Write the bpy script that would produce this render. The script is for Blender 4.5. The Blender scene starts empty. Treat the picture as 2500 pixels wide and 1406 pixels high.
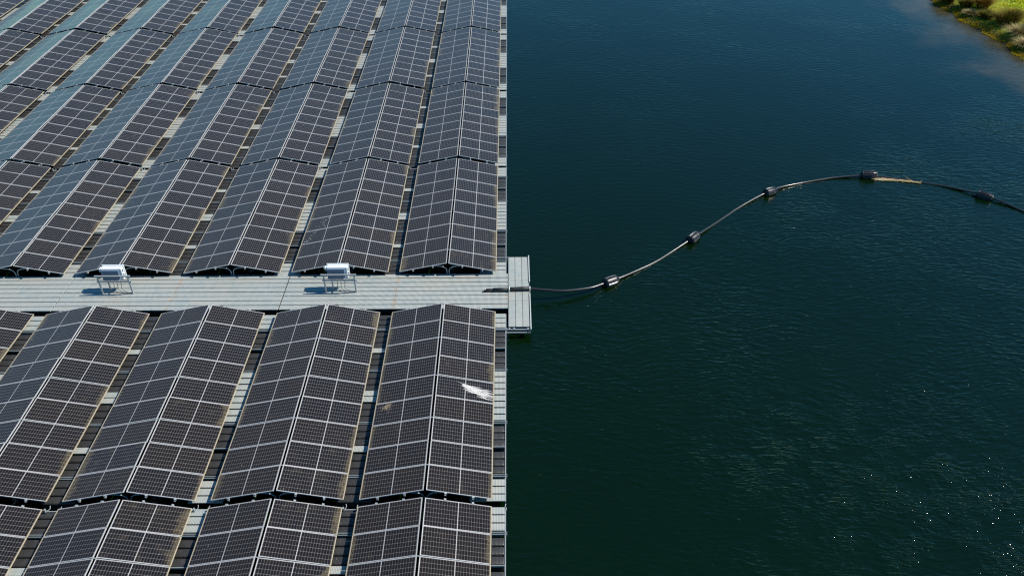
import bpy, bmesh, math, random
from mathutils import Vector, Matrix
R = math.radians
random.seed(7)

# ------------------------------------------------------------------ camera
scene = bpy.context.scene
col = scene.collection
CAM = Vector((0.64313, -27.09143, 21.71848))
RT = Vector((0.999981, -0.004296, -0.004343)); UP = Vector((0.006045, 0.593787, 0.8046)); FW = Vector((0.000878, 0.804611, -0.593802))
cam = bpy.data.cameras.new('camera')
cam.lens = 29.794; cam.sensor_width = 36; cam.clip_end = 3000; cam.clip_start = 0.5
co = bpy.data.objects.new('camera', cam); col.objects.link(co)
m = Matrix((RT, UP, -FW)).transposed().to_4x4(); m.translation = CAM
co.matrix_world = m
scene.camera = co

# ------------------------------------------------------------------ sky, sun, exposure
SUN = Vector((0.80, 0.11, 0.87)).normalized()
ELEV = math.asin(SUN.z); AZ = math.atan2(SUN.x, SUN.y)
w = bpy.data.worlds.new('World'); scene.world = w; w.use_nodes = True
nt = w.node_tree
bg = nt.nodes['Background']
sky = nt.nodes.new('ShaderNodeTexSky'); sky.sky_type = 'NISHITA'; sky.sun_disc = False
sky.sun_elevation = ELEV; sky.sun_rotation = AZ
sky.air_density = 1.0; sky.dust_density = 0.0; sky.ozone_density = 3.0
hs = nt.nodes.new('ShaderNodeHueSaturation'); hs.inputs['Saturation'].default_value = 1.15
nt.links.new(sky.outputs[0], hs.inputs['Color']); tn = nt.nodes.new('ShaderNodeMix'); tn.data_type = 'RGBA'; tn.blend_type = 'MULTIPLY'; tn.inputs[0].default_value = 1.0; tn.inputs[7].default_value = (0.56, 1.06, 1.12, 1)
nt.links.new(hs.outputs[0], tn.inputs[6]); nt.links.new(tn.outputs[2], bg.inputs['Color']); bg.inputs['Strength'].default_value = 0.082
sl = bpy.data.lights.new('sun', 'SUN'); sl.energy = 4.8; sl.angle = R(0.5); sl.color = (1.0, 0.95, 0.86)
so = bpy.data.objects.new('sun', sl); col.objects.link(so)
so.rotation_euler = (-SUN).to_track_quat('-Z', 'Y').to_euler(); so.location = (30, 0, 40)
vs = scene.view_settings
vs.view_transform = 'Standard'; vs.look = 'None'; vs.exposure = 0.35; vs.gamma = 1.0; vs.use_curve_mapping = False
scene.cycles.filter_width = 1.25; scene.cycles.use_denoising = False; scene.cycles.use_adaptive_sampling = False; scene.cycles.sample_clamp_direct = 45; scene.cycles.max_bounces = 6; scene.cycles.caustics_reflective = False; scene.cycles.caustics_refractive = False


def project(p):
    d = Vector(p) - CAM; z = d.dot(FW)
    if z < 1: return None
    return 1250 + 2069 * d.dot(RT) / z, 703 - 2069 * d.dot(UP) / z


# ------------------------------------------------------------------ materials
class Mat:
    def __init__(s, name):
        s.m = bpy.data.materials.new(name); s.m.use_nodes = True
        s.t = s.m.node_tree; s.b = s.t.nodes['Principled BSDF']
    def n(s, typ, **k):
        x = s.t.nodes.new(typ)
        for a, v in k.items():
            if hasattr(x, a): setattr(x, a, v)
            else: x.inputs[a.replace('_', ' ')].default_value = v
        return x
    def l(s, a, b): s.t.links.new(a, b)
    def math(s, op, a, b=None, c=None, clamp=False):
        x = s.t.nodes.new('ShaderNodeMath'); x.operation = op; x.use_clamp = clamp
        for i, v in enumerate((a, b, c)):
            if v is None: continue
            if isinstance(v, (int, float)): x.inputs[i].default_value = v
            else: s.l(v, x.inputs[i])
        return x.outputs[0]
    def ss(s, x, a, b):            # smoothstep
        n = s.t.nodes.new('ShaderNodeMapRange'); n.interpolation_type = 'SMOOTHSTEP'
        s.l(x, n.inputs[0]); n.inputs[1].default_value = a; n.inputs[2].default_value = b
        return n.outputs[0]
    def mix(s, f, a, b):
        x = s.t.nodes.new('ShaderNodeMix'); x.data_type = 'RGBA'
        for i, v in ((0, f), (6, a), (7, b)):
            if isinstance(v, (int, float)): x.inputs[i].default_value = v
            elif isinstance(v, tuple): x.inputs[i].default_value = (*v, 1)
            else: s.l(v, x.inputs[i])
        return x.outputs[2]
    def noise(s, vec, scale, detail=3, rough=0.55, dim='3D'):
        x = s.t.nodes.new('ShaderNodeTexNoise'); x.noise_dimensions = dim
        x.inputs['Scale'].default_value = scale; x.inputs['Detail'].default_value = detail; x.inputs['Roughness'].default_value = rough
        if vec is not None: s.l(vec, x.inputs['Vector'])
        return x.outputs[0]
    def coord(s, which='Object'):
        return s.t.nodes.new('ShaderNodeTexCoord').outputs[which]
    def pos(s): return s.t.nodes.new('ShaderNodeNewGeometry').outputs['Position']
    def rnd(s): return s.t.nodes.new('ShaderNodeObjectInfo').outputs['Random']
    def base(s, c):
        if isinstance(c, tuple): s.b.inputs['Base Color'].default_value = (*c, 1)
        else: s.l(c, s.b.inputs['Base Color'])
    def set(s, **k):
        for a, v in k.items(): s.b.inputs[a.replace('_', ' ')].default_value = v
    def bump(s, h, strength=0.3, dist=0.01):
        b = s.t.nodes.new('ShaderNodeBump'); b.inputs['Strength'].default_value = strength; b.inputs['Distance'].default_value = dist
        s.l(h, b.inputs['Height']); s.l(b.outputs[0], s.b.inputs['Normal']); return b


def scaled(M, vec, sx, sy, sz, rz=0.0):
    mp = M.t.nodes.new('ShaderNodeMapping'); mp.inputs['Scale'].default_value = (sx, sy, sz); mp.inputs['Rotation'].default_value = (0, 0, rz)
    M.l(vec, mp.inputs['Vector']); return mp.outputs[0]


SL, MW, MP, FT = 2.094, 1.045, 1.063, 0.035     # module length, width, pitch, frame thickness


def mat_cells():
    M = Mat('solar_cells')
    uv = M.coord('UV'); sp = M.n('ShaderNodeSeparateXYZ'); M.l(uv, sp.inputs[0]); u, v = sp.outputs[0], sp.outputs[1]
    rnd = M.rnd()
    us = M.math('SUBTRACT', u, M.math('MULTIPLY', M.math('GREATER_THAN', u, SL / 2), 0.020))
    um = M.math('SUBTRACT', us, 0.035); cu, cv = 0.0835, 0.1655
    fu = M.math('FLOORED_MODULO', um, cu); fv = M.math('FLOORED_MODULO', M.math('SUBTRACT', v, (MW - 0.993) / 2), cv)
    du = M.math('MINIMUM', fu, M.math('SUBTRACT', cu, fu)); dv = M.math('MINIMUM', fv, M.math('SUBTRACT', cv, fv))
    lu = M.math('LESS_THAN', du, 0.0027); lv = M.math('LESS_THAN', dv, 0.0040)
    diam = M.math('LESS_THAN', M.math('ADD', du, dv), 0.015)
    line = M.math('MAXIMUM', M.math('MAXIMUM', lu, lv), diam)
    cen = M.math('LESS_THAN', M.math('ABSOLUTE', M.math('SUBTRACT', u, SL / 2)), 0.011)
    mu = M.math('LESS_THAN', M.math('SUBTRACT', SL / 2, M.math('ABSOLUTE', M.math('SUBTRACT', u, SL / 2))), 0.026)
    mv = M.math('LESS_THAN', M.math('SUBTRACT', MW / 2, M.math('ABSOLUTE', M.math('SUBTRACT', v, MW / 2))), 0.020)
    edge = M.math('MAXIMUM', cen, M.math('MAXIMUM', mu, mv))
    # cell tone: per module and per cell
    comb = M.n('ShaderNodeCombineXYZ')
    M.l(M.math('FLOOR', M.math('DIVIDE', um, cu * 2)), comb.inputs[0]); M.l(M.math('FLOOR', M.math('DIVIDE', v, cv)), comb.inputs[1])
    M.l(M.math('MULTIPLY', rnd, 91.0), comb.inputs[2])
    wn = M.n('ShaderNodeTexWhiteNoise'); M.l(comb.outputs[0], wn.inputs['Vector'])
    tone = M.mix(M.math('ADD', M.math('MULTIPLY', rnd, 0.7), M.math('MULTIPLY', wn.outputs['Value'], 0.3)), (0.0125, 0.0080, 0.0058), (0.0065, 0.0062, 0.0090))
    c = M.mix(line, tone, (0.175, 0.168, 0.160))
    c = M.mix(edge, c, (0.43, 0.42, 0.41))
    # grime: washed down to the eave, plus loose patches, in metres on the module
    off = M.n('ShaderNodeCombineXYZ'); M.l(M.math('MULTIPLY', rnd, 37.0), off.inputs[2])
    va = M.n('ShaderNodeVectorMath'); va.operation = 'ADD'; M.l(uv, va.inputs[0]); M.l(off.outputs[0], va.inputs[1]); q = va.outputs[0]
    n1 = M.noise(q, 2.6, 4, 0.65); n2 = M.noise(q, 22, 3, 0.7); n3 = M.noise(scaled(M, q, 1.0, 5.0, 1.0), 4.0, 3, 0.6)
    rr2 = M.math('FRACT', M.math('MULTIPLY', rnd, 7.31))
    reach = M.math('ADD', 0.035, M.math('MULTIPLY', M.math('MULTIPLY', n1, n3), M.math('ADD', 0.10, M.math('MULTIPLY', M.math('POWER', rr2, 3.0), 0.95))))
    g = M.math('SUBTRACT', 1.0, M.math('DIVIDE', u, reach), clamp=True)
    g = M.math('MULTIPLY', M.math('POWER', g, 0.7), M.ss(n2, 0.28, 0.62))
    c = M.mix(M.math('MULTIPLY', g, 0.50), c, (0.27, 0.21, 0.11))
    dust = M.math('MULTIPLY', M.math('MULTIPLY', M.ss(n1, 0.52, 0.78), n2), M.math('POWER', rr2, 3.0))
    c = M.mix(M.math('MULTIPLY', dust, 0.30), c, (0.27, 0.22, 0.13))
    c = M.mix(0.008, c, (0.40, 0.32, 0.22))
    vo = M.n('ShaderNodeTexVoronoi', Scale=4.2); M.l(q, vo.inputs['Vector'])
    vc = M.n('ShaderNodeSeparateColor'); M.l(vo.outputs['Color'], vc.inputs[0])
    dd = M.math('ADD', vo.outputs['Distance'], M.math('MULTIPLY', M.math('SUBTRACT', n2, 0.5), 0.10))
    spot = M.math('MULTIPLY', M.math('LESS_THAN', dd, 0.055), M.math('GREATER_THAN', vc.outputs[0], 0.87))
    c = M.mix(M.math('MULTIPLY', spot, 0.7), c, (0.55, 0.52, 0.47))
    M.base(c)
    M.l(M.math('ADD', 0.10, M.math('ADD', M.math('MULTIPLY', n1, 0.10), M.math('MULTIPLY', g, 0.4))), M.b.inputs['Roughness'])
    M.set(IOR=1.5, Specular_IOR_Level=0.32, Sheen_Weight=0.10, Sheen_Roughness=0.45, Sheen_Tint=(1.0, 0.92, 0.84, 1))
    M.bump(n1, 0.05, 0.02)
    return M.m


def mat_frame():
    M = Mat('aluminium_frame')
    uv = M.coord('UV'); sp = M.n('ShaderNodeSeparateXYZ'); M.l(uv, sp.inputs[0])
    n = M.noise(M.coord('Object'), 9, 3); rnd = M.rnd()
    e = M.math('SUBTRACT', 1.0, M.ss(M.math('ADD', sp.outputs[0], M.math('MULTIPLY', n, 0.05)), 0.03, 0.10), clamp=True)
    c = M.mix(M.math('MULTIPLY', e, M.math('ADD', 0.55, M.math('MULTIPLY', n, 0.6)), clamp=True), (0.60, 0.59, 0.58), (0.58, 0.46, 0.25))
    M.base(c); M.set(Metallic=0.25, Roughness=0.42); return M.m


def mat_metal(name, c, rough=0.4, metal=0.5, var=0.12):
    M = Mat(name); n = M.noise(M.coord('Object'), 7, 4)
    d = tuple(max(0, x * (1 - 2.2 * var)) for x in c); h = tuple(min(1, x * (1 + var)) for x in c)
    M.base(M.mix(n, d, h)); M.set(Metallic=metal, Roughness=rough); return M.m


def mat_grating(name, axis):
    """galvanised anti-slip plank; ribs across the plank. axis: 0 ribs follow y (plank runs in x), 1 the reverse"""
    M = Mat(name); P = M.pos(); sp = M.n('ShaderNodeSeparateXYZ'); M.l(P, sp.inputs[0]); a = sp.outputs[axis]; o = sp.outputs[1 - axis]
    s1 = M.math('PINGPONG', a, 0.024); rib = M.ss(s1, 0.006, 0.016)
    s2 = M.math('PINGPONG', o, 0.021); hole = M.math('MULTIPLY', M.math('SUBTRACT', 1.0, rib), M.math('GREATER_THAN', s2, 0.010))
    cb = M.n('ShaderNodeCombineXYZ'); M.l(M.math('FLOOR', M.math('DIVIDE', a, 0.115)), cb.inputs[0])
    M.l(M.math('FLOOR', M.math('DIVIDE', o, 0.31)), cb.inputs[1])
    wn = M.n('ShaderNodeTexWhiteNoise'); M.l(cb.outputs[0], wn.inputs['Vector'])
    n = M.noise(P, 0.9, 4, 0.6); n2 = M.noise(P, 14, 3, 0.6); n3 = M.noise(P, 2.3, 3, 0.6)
    c = M.mix(wn.outputs['Value'], (0.39, 0.45, 0.435), (0.50, 0.52, 0.475))
    c = M.mix(M.math('MULTIPLY', M.ss(n, 0.35, 0.7), 0.7), c, (0.52, 0.50, 0.44))
    c = M.mix(M.math('MULTIPLY', M.rnd(), 0.25), c, (0.36, 0.39, 0.39))
    c = M.mix(M.math('MULTIPLY', M.ss(n3, 0.60, 0.75), 0.30), c, (0.36, 0.30, 0.19))
    if axis == 0:
        js = M.math('ABSOLUTE', M.math('SUBTRACT', M.math('FLOORED_MODULO', M.math('ADD', a, 4.22 + 4.6755), 9.351), 4.6755))
        st = M.math('MULTIPLY', M.math('SUBTRACT', 1.0, M.ss(js, 0.04, 0.16), clamp=True), M.ss(M.noise(P, 3.0, 2), 0.42, 0.6))
        c = M.mix(M.math('MULTIPLY', st, 0.5), c, (0.50, 0.38, 0.26))
    c = M.mix(M.math('MULTIPLY', M.math('SUBTRACT', 1.0, rib), 0.22), c, (0.18, 0.20, 0.20))
    c = M.mix(M.math('MULTIPLY', hole, 0.65), c, (0.05, 0.055, 0.055))
    c = M.mix(M.math('MULTIPLY', M.ss(n2, 0.70, 0.74), 0.5), c, (0.62, 0.60, 0.55))
    M.base(c); M.set(Metallic=0.15, Roughness=0.5); M.bump(rib, 0.25, 0.006); return M.m


def mat_float():
    M = Mat('black_float_plastic'); P = M.pos(); O = M.coord('Object'); sp = M.n('ShaderNodeSeparateXYZ'); M.l(P, sp.inputs[0])
    rib = M.ss(M.math('PINGPONG', sp.outputs[0], 0.02), 0.006, 0.014)
    n = M.noise(P, 6, 4, 0.6); n2 = M.noise(P, 30, 2)
    c = M.mix(n, (0.022, 0.022, 0.023), (0.056, 0.055, 0.054))
    c = M.mix(M.math('MULTIPLY', M.rnd(), 0.5), c, (0.030, 0.029, 0.029))
    c = M.mix(M.math('MULTIPLY', M.ss(n, 0.60, 0.74), 0.18), c, (0.15, 0.13, 0.10))
    c = M.mix(M.math('MULTIPLY', M.ss(M.noise(P, 9, 2), 0.735, 0.76), 0.6), c, (0.45, 0.42, 0.36))
    M.base(c); M.set(Roughness=0.42); M.bump(M.math('ADD', rib, M.math('MULTIPLY', n2, 0.3)), 0.35, 0.006); return M.m


def mat_plain(name, c, rough=0.5, var=0.2, scale=8, **k):
    M = Mat(name); n = M.noise(M.coord('Object'), scale, 4)
    M.base(M.mix(n, tuple(x * (1 - var) for x in c), tuple(min(1, x * (1 + var)) for x in c))); M.set(Roughness=rough, **k); return M.m


def mat_water():
    M = Mat('lake_water'); P = M.pos(); sp = M.n('ShaderNodeSeparateXYZ'); M.l(P, sp.inputs[0]); x, y = sp.outputs[0], sp.outputs[1]
    # body colour: deep green; silt and weed showing through in the shallows by the bank
    big = M.noise(P, 0.22, 4, 0.6); fine = M.noise(scaled(M, P, 1.0, 2.2, 1.0), 2.4, 3, 0.6)
    shore = M.math('ADD', 34.6, M.math('MULTIPLY', M.math('SUBTRACT', 33.0, y), 0.06))
    shore = M.math('MAXIMUM', shore, M.math('ADD', 33.2, M.math('MULTIPLY', M.math('SUBTRACT', 31.0, y), 0.42)))
    d = M.math('ADD', M.math('SUBTRACT', shore, x), M.math('MULTIPLY', M.math('SUBTRACT', big, 0.5), 11.0))
    shal = M.math('SUBTRACT', 1.0, M.ss(d, -1.0, 5.5), clamp=True)
    shal = M.math('MULTIPLY', shal, M.math('SUBTRACT', 1.0, M.ss(M.math('SUBTRACT', 22.0, y), 0.0, 14.0), clamp=True))
    deep = M.mix(big, (0.0010, 0.0058, 0.0004), (0.0016, 0.0085, 0.0009))
    silt = M.mix(fine, (0.018, 0.020, 0.009), (0.085, 0.068, 0.032))
    M.base(M.mix(shal, deep, silt))
    M.set(Roughness=0.02, IOR=1.36, Specular_IOR_Level=0.5)
    # ripples
    warp = M.n('ShaderNodeVectorMath'); warp.operation = 'MULTIPLY_ADD'
    wn = M.n('ShaderNodeTexNoise'); wn.inputs['Scale'].default_value = 0.25; wn.inputs['Detail'].default_value = 2; M.l(P, wn.inputs['Vector'])
    M.l(wn.outputs['Color'], warp.inputs[0]); warp.inputs[1].default_value = (1.4, 2.0, 0); M.l(P, warp.inputs[2]); Q = warp.outputs[0]
    a = M.noise(scaled(M, Q, 1.0, 3.1, 1.0, R(12)), 1.75, 1.5, 0.4)
    b = M.noise(scaled(M, Q, 1.0, 2.6, 1.0, R(-10)), 3.1, 1, 0.4)
    f = M.noise(scaled(M, P, 1.0, 3.2, 1.0, R(4)), 4.5, 2, 0.5)
    # sharpen crests a little
    a2 = M.math('POWER', a, 1.6)
    ring = M.n('ShaderNodeTexWave'); ring.wave_type = 'RINGS'; ring.rings_direction = 'Z'
    mp = M.t.nodes.new('ShaderNodeMapping'); mp.inputs['Location'].default_value = (-7.0, -1.5, 0); M.l(P, mp.inputs['Vector']); M.l(mp.outputs[0], ring.inputs['Vector'])
    ring.inputs['Scale'].default_value = 0.75; ring.inputs['Distortion'].default_value = 3.0; ring.inputs['Detail'].default_value = 2; ring.inputs['Detail Scale'].default_value = 0.4
    patch = M.ss(M.noise(P, 0.16, 2, 0.5), 0.30, 0.70)
    # sheltered water north-west of the boom and beside the array
    shelter = M.ss(M.math('SUBTRACT', M.math('ADD', y, 1.0), M.math('MULTIPLY', x, 0.72)), -1.5, 3.0)
    amp = M.math('MULTIPLY', M.math('SUBTRACT', 1.0, M.math('MULTIPLY', shelter, 0.62)), M.math('ADD', 0.5, M.math('MULTIPLY', patch, 0.5)))
    h = M.math('ADD', M.math('MULTIPLY', a2, 1.0), M.math('ADD', M.math('MULTIPLY', b, 0.46), M.math('MULTIPLY', f, 0.42)))
    # scattered small pointed wavelets: each throws one sun sparkle where the sun's angle allows
    vo = M.n('ShaderNodeTexVoronoi', Scale=3.4); M.l(scaled(M, P, 0.75, 1.0, 1.0), vo.inputs['Vector'])
    vc = M.n('ShaderNodeSeparateColor'); M.l(vo.outputs['Color'], vc.inputs[0])
    pk = M.math('SUBTRACT', 1.0, M.math('DIVIDE', vo.outputs['Distance'], M.math('ADD', 0.13, M.math('MULTIPLY', vc.outputs[1], 0.10))), clamp=True)
    dens = M.math('ADD', 0.80, M.math('MULTIPLY', M.ss(M.noise(P, 0.45, 2, 0.6), 0.35, 0.62), -0.22))
    pk = M.math('MULTIPLY', M.math('MULTIPLY', M.ss(pk, 0.0, 1.0), M.math('GREATER_THAN', vc.outputs[0], dens)), M.math('MULTIPLY', M.math('SUBTRACT', 1.0, M.math('MULTIPLY', shelter, 0.95)), M.math('ADD', 0.4, vc.outputs[2])))
    # a gust ruffling the open water well out from the platform
    gx = M.math('DIVIDE', M.math('SUBTRACT', x, 12.3), 7.5); gy = M.math('DIVIDE', M.math('ADD', y, 9.5), 7.0)
    gd = M.math('SQRT', M.math('ADD', M.math('MULTIPLY', gx, gx), M.math('MULTIPLY', gy, gy)))
    gust = M.math('MULTIPLY', M.math('SUBTRACT', 1.0, M.ss(gd, 0.1, 1.25), clamp=True), M.ss(M.noise(P, 0.9, 3, 0.6), 0.36, 0.66))
    h = M.math('ADD', h, M.math('MULTIPLY', gust, M.math('ADD', M.math('MULTIPLY', f, 1.35), M.math('MULTIPLY', b, 0.5))))
    h = M.math('ADD', M.math('MULTIPLY', h, amp), M.math('MULTIPLY', M.math('MULTIPLY', ring.outputs['Fac'], 0.035), M.math('ADD', 0.2, shelter)))
    h = M.math('ADD', h, M.math('MULTIPLY', pk, 0.30))
    bp = M.bump(h, 1.0, 0.039)
    return M.m


def mat_ground():
    M = Mat('bank_soil'); P = M.pos(); n = M.noise(P, 1.4, 5, 0.6); n2 = M.noise(P, 7, 3)
    c = M.mix(M.ss(n, 0.40, 0.60), (0.22, 0.28, 0.003), (0.34, 0.33, 0.006)); c = M.mix(M.ss(n2, 0.5, 0.7), c, (0.04, 0.07, 0.01))
    sp = M.n('ShaderNodeSeparateXYZ'); M.l(P, sp.inputs[0])
    c = M.mix(M.ss(sp.outputs[2], 0.10, 0.32), (0.055, 0.050, 0.018), c)
    M.base(c); M.set(Roughness=0.95); M.bump(n2, 0.6, 0.05); return M.m


def mat_blades(name, lo, hi, alt):
    M = Mat(name); at = M.n('ShaderNodeAttribute'); at.attribute_name = 'tint'; n = M.noise(M.pos(), 1.1, 3)
    c = M.mix(at.outputs['Fac'], lo, hi); c = M.mix(M.ss(n, 0.42, 0.62), c, alt)
    M.base(c); M.set(Roughness=0.8, Specular_IOR_Level=0.04); return M.m


m_cell = mat_cells(); m_frame = mat_frame()
m_alu = mat_metal('galvanised_steel', (0.42, 0.45, 0.46), 0.45, 0.35)
m_beam = mat_metal('dull_galvanised_steel', (0.25, 0.29, 0.30), 0.5, 0.3)
m_rail = mat_metal('pale_edge_rail', (0.62, 0.65, 0.62), 0.45, 0.2)
m_gx = mat_grating('grating_plank', 0); m_gy = mat_grating('grating_cross_plank', 1)
m_float = mat_float()
m_pipe = mat_plain('black_pipe', (0.028, 0.026, 0.026), 0.24, 0.3, 5)
m_buoy = mat_plain('black_buoy_plastic', (0.022, 0.022, 0.026), 0.30, 0.5, 6)
m_sleeve = mat_plain('rubber_sleeve', (0.022, 0.022, 0.024), 0.55, 0.3, 12)
m_white = mat_plain('white_enamel', (0.70, 0.73, 0.75), 0.4, 0.03, 4)
m_cover = mat_plain('shade_tinted_grey_cover', (0.15, 0.20, 0.28), 0.45, 0.05, 4)  # grey cover with the blue shade of its sunless front mixed into the colour
m_grille = mat_plain('grey_fins', (0.34, 0.36, 0.38), 0.5, 0.1, 20)
m_cable = mat_plain('black_cable', (0.02, 0.02, 0.02), 0.5, 0.2, 5)
m_dark = mat_plain('dark_plastic', (0.05, 0.05, 0.05), 0.5, 0.2, 5)
m_guano = mat_plain('dried_dropping', (0.86, 0.84, 0.82), 0.8, 0.05, 30)
m_rust = mat_plain('ochre_strap', (0.45, 0.33, 0.13), 0.7, 0.3, 9)


# ------------------------------------------------------------------ mesh helpers
def box(bm, x0, x1, y0, y1, z0, z1, bev=0.0, seg=2):
    r = bmesh.ops.create_cube(bm, size=1.0); vs_ = r['verts']
    for v in vs_:
        v.co = Vector(((x0 + x1) / 2 + v.co.x * (x1 - x0), (y0 + y1) / 2 + v.co.y * (y1 - y0), (z0 + z1) / 2 + v.co.z * (z1 - z0)))
    if bev:
        es = list({e for v in vs_ for e in v.link_edges})
        bmesh.ops.bevel(bm, geom=es, offset=bev, segments=seg, affect='EDGES', profile=0.5)


def spline(pts, n=8):
    P = [Vector(p) for p in pts]; out = []
    for i in range(len(P) - 1):
        a = P[max(i - 1, 0)]; b = P[i]; c = P[i + 1]; d = P[min(i + 2, len(P) - 1)]
        for k in range(n):
            t = k / n
            out.append(0.5 * ((2 * b) + (c - a) * t + (2 * a - 5 * b + 4 * c - d) * t * t + (3 * b - a - 3 * c + d) * t ** 3))
    out.append(P[-1]); return out


def tube(bm, pts, r, seg=10, caps=True):
    P = [Vector(p) for p in pts]; rings = []
    up = Vector((0, 0, 1))
    for i, p in enumerate(P):
        t = (P[min(i + 1, len(P) - 1)] - P[max(i - 1, 0)]).normalized()
        ref = up if abs(t.z) < 0.9 else Vector((0, 1, 0))
        s = t.cross(ref).normalized(); u = s.cross(t)
        rr = r[i] if isinstance(r, (list, tuple)) else r
        rings.append([bm.verts.new(p + s * math.cos(a) * rr + u * math.sin(a) * rr) for a in [2 * math.pi * k / seg for k in range(seg)]])
    for a, b in zip(rings, rings[1:]):
        for k in range(seg):
            f = bm.faces.new((a[k], a[(k + 1) % seg], b[(k + 1) % seg], b[k])); f.smooth = True
    if caps:
        bm.faces.new(list(reversed(rings[0]))); bm.faces.new(rings[-1])


def mesh(name, bm, mat, uv=False):
    bmesh.ops.recalc_face_normals(bm, faces=bm.faces)
    me = bpy.data.meshes.new(name)
    if uv:
        L = bm.loops.layers.uv.new('UVMap')
        for f in bm.faces:
            for lp in f.loops: lp[L].uv = (lp.vert.co.x, lp.vert.co.y + MW / 2)
    bm.to_mesh(me); bm.free(); me.materials.append(mat); return me


def link(name, data, parent=None, mat=None, loc=None):
    o = bpy.data.objects.new(name, data); col.objects.link(o)
    if parent: o.parent = parent
    if mat is not None: o.matrix_basis = mat
    if loc is not None: o.location = loc
    return o


def tag(o, label, cat, group=None, kind=None):
    if label: o['label'] = label
    if cat: o['category'] = cat
    if group: o['group'] = group
    if kind: o['kind'] = kind
    elif cat and o.parent is None: o['kind'] = 'thing'
    return o


ORD = ['first', 'second', 'third', 'fourth', 'fifth', 'sixth', 'seventh', 'eighth', 'ninth', 'tenth', 'eleventh', 'twelfth', 'thirteenth',
       'fourteenth', 'fifteenth', 'sixteenth', 'seventeenth', 'eighteenth', 'nineteenth', 'twentieth', 'twenty-first', 'twenty-second', 'twenty-third', 'twenty-fourth']

# ------------------------------------------------------------------ panel tents
TILT = 0.2119; CT, ST = math.cos(TILT), math.sin(TILT)
PX = 4.6751; GAP = 0.0951; ZE = 0.55; HW = SL * CT; ROOF = 2 * HW + GAP
BL = 9 * MP
BLOCKS = [('block at the bottom edge', -19.41), ('block just below the walkway', -BL), ('block just above the walkway', 2.828),
          ('second block above the walkway', 12.657), ('third block above the walkway', 22.542), ('fourth block above the walkway', 32.43)]

bm = bmesh.new(); fw = 0.016
x0, x1, y0, y1 = fw, SL - fw, -MW / 2 + fw, MW / 2 - fw
bm.faces.new([bm.verts.new(p) for p in ((x0, y0, -0.004), (x1, y0, -0.004), (x1, y1, -0.004), (x0, y1, -0.004))])
bm.faces.new([bm.verts.new(p) for p in ((x0, y1, -0.010), (x1, y1, -0.010), (x1, y0, -0.010), (x0, y0, -0.010))])
me_panel = bpy.data.meshes.new('solar_panel')
L = bm.loops.layers.uv.new('UVMap')
for f in bm.faces:
    for lp in f.loops: lp[L].uv = (lp.vert.co.x, lp.vert.co.y + MW / 2)
bm.to_mesh(me_panel); bm.free(); me_panel.materials.append(m_cell)
bm = bmesh.new()
box(bm, 0, SL, -MW / 2, -MW / 2 + fw, -FT, 0); box(bm, 0, SL, MW / 2 - fw, MW / 2, -FT, 0)
box(bm, 0, fw, -MW / 2 + fw, MW / 2 - fw, -FT, -0.0005); box(bm, SL - fw, SL, -MW / 2 + fw, MW / 2 - fw, -FT, -0.0005)
me_frame = mesh('frame', bm, m_frame, uv=True)


def slope_matrix(side):
    if side > 0: u, v, n = Vector((-CT, 0, ST)), Vector((0, -1, 0)), Vector((ST, 0, CT))
    else: u, v, n = Vector((CT, 0, ST)), Vector((0, 1, 0)), Vector((-ST, 0, CT))
    return Matrix((u, v, n)).transposed()


SM = {s: slope_matrix(s) for s in (1, -1)}


def purlin_mesh():
    b = bmesh.new(); box(b, -0.022, 0.022, -0.075, BL + 0.075, -0.085, -0.04)
    for yy in (-0.03, BL - 0.0):                       # end clamps gripping the frame
        box(b, -0.035, 0.035, yy - 0.02, yy + 0.05, -0.055, 0.006)
    return mesh('rail', b, m_alu)


def leg_mesh(sign):
    b = bmesh.new(); zt = ST * SL
    # from the deck beside the ridge line up, then curving outwards under the slope
    xr = 0.05 * sign; xo = 0.62 * sign
    z_o = ZE + ST * (SL - 0.62) - 0.07
    tube(b, spline([(xr, 0, 0.26), (xr, 0, z_o - 0.28), (xr + 0.05 * sign, 0, z_o - 0.14), (xr + 0.2 * sign, 0, z_o - 0.05), (xo - 0.1 * sign, 0, z_o - 0.02), (xo, 0, z_o)], 5), 0.022, 8)
    return mesh('support_leg', b, m_alu)


def tie_mesh():
    b = bmesh.new(); w_ = 0.03
    box(b, -0.075, 0.075, -0.016, 0.016, ZE + ST * SL - 0.032, ZE + ST * SL - 0.012)
    return mesh('ridge_tie', b, m_alu)


def loop_mesh(s):
    b = bmesh.new(); z = ZE + ST * (SL - 0.28) - 0.10; x = s * 0.30
    tube(b, spline([(x - .2, BL - .1, z - .05), (x - .16, BL + .05, z - .02), (x - .06, BL + .10, z + .0), (x + .06, BL + .10, z + .0), (x + .16, BL + .05, z - .02), (x + .2, BL - .1, z - .05)], 5), 0.022, 8)
    return mesh('cable_loop', b, m_cable)


me_loops = [loop_mesh(-1), loop_mesh(1)]
me_rail, me_legL, me_legR, me_tie = purlin_mesh(), leg_mesh(-1), leg_mesh(1), tie_mesh()


def visible(xa, xb, ya, yb, z=0.7, mx=40, my=30):
    for i in range(5):
        for j in range(5):
            p = project((xa + (xb - xa) * i / 4, ya + (yb - ya) * j / 4, z))
            if p and -mx < p[0] < 2500 + mx and -my < p[1] < 1406 + my: return True
    return False


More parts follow.
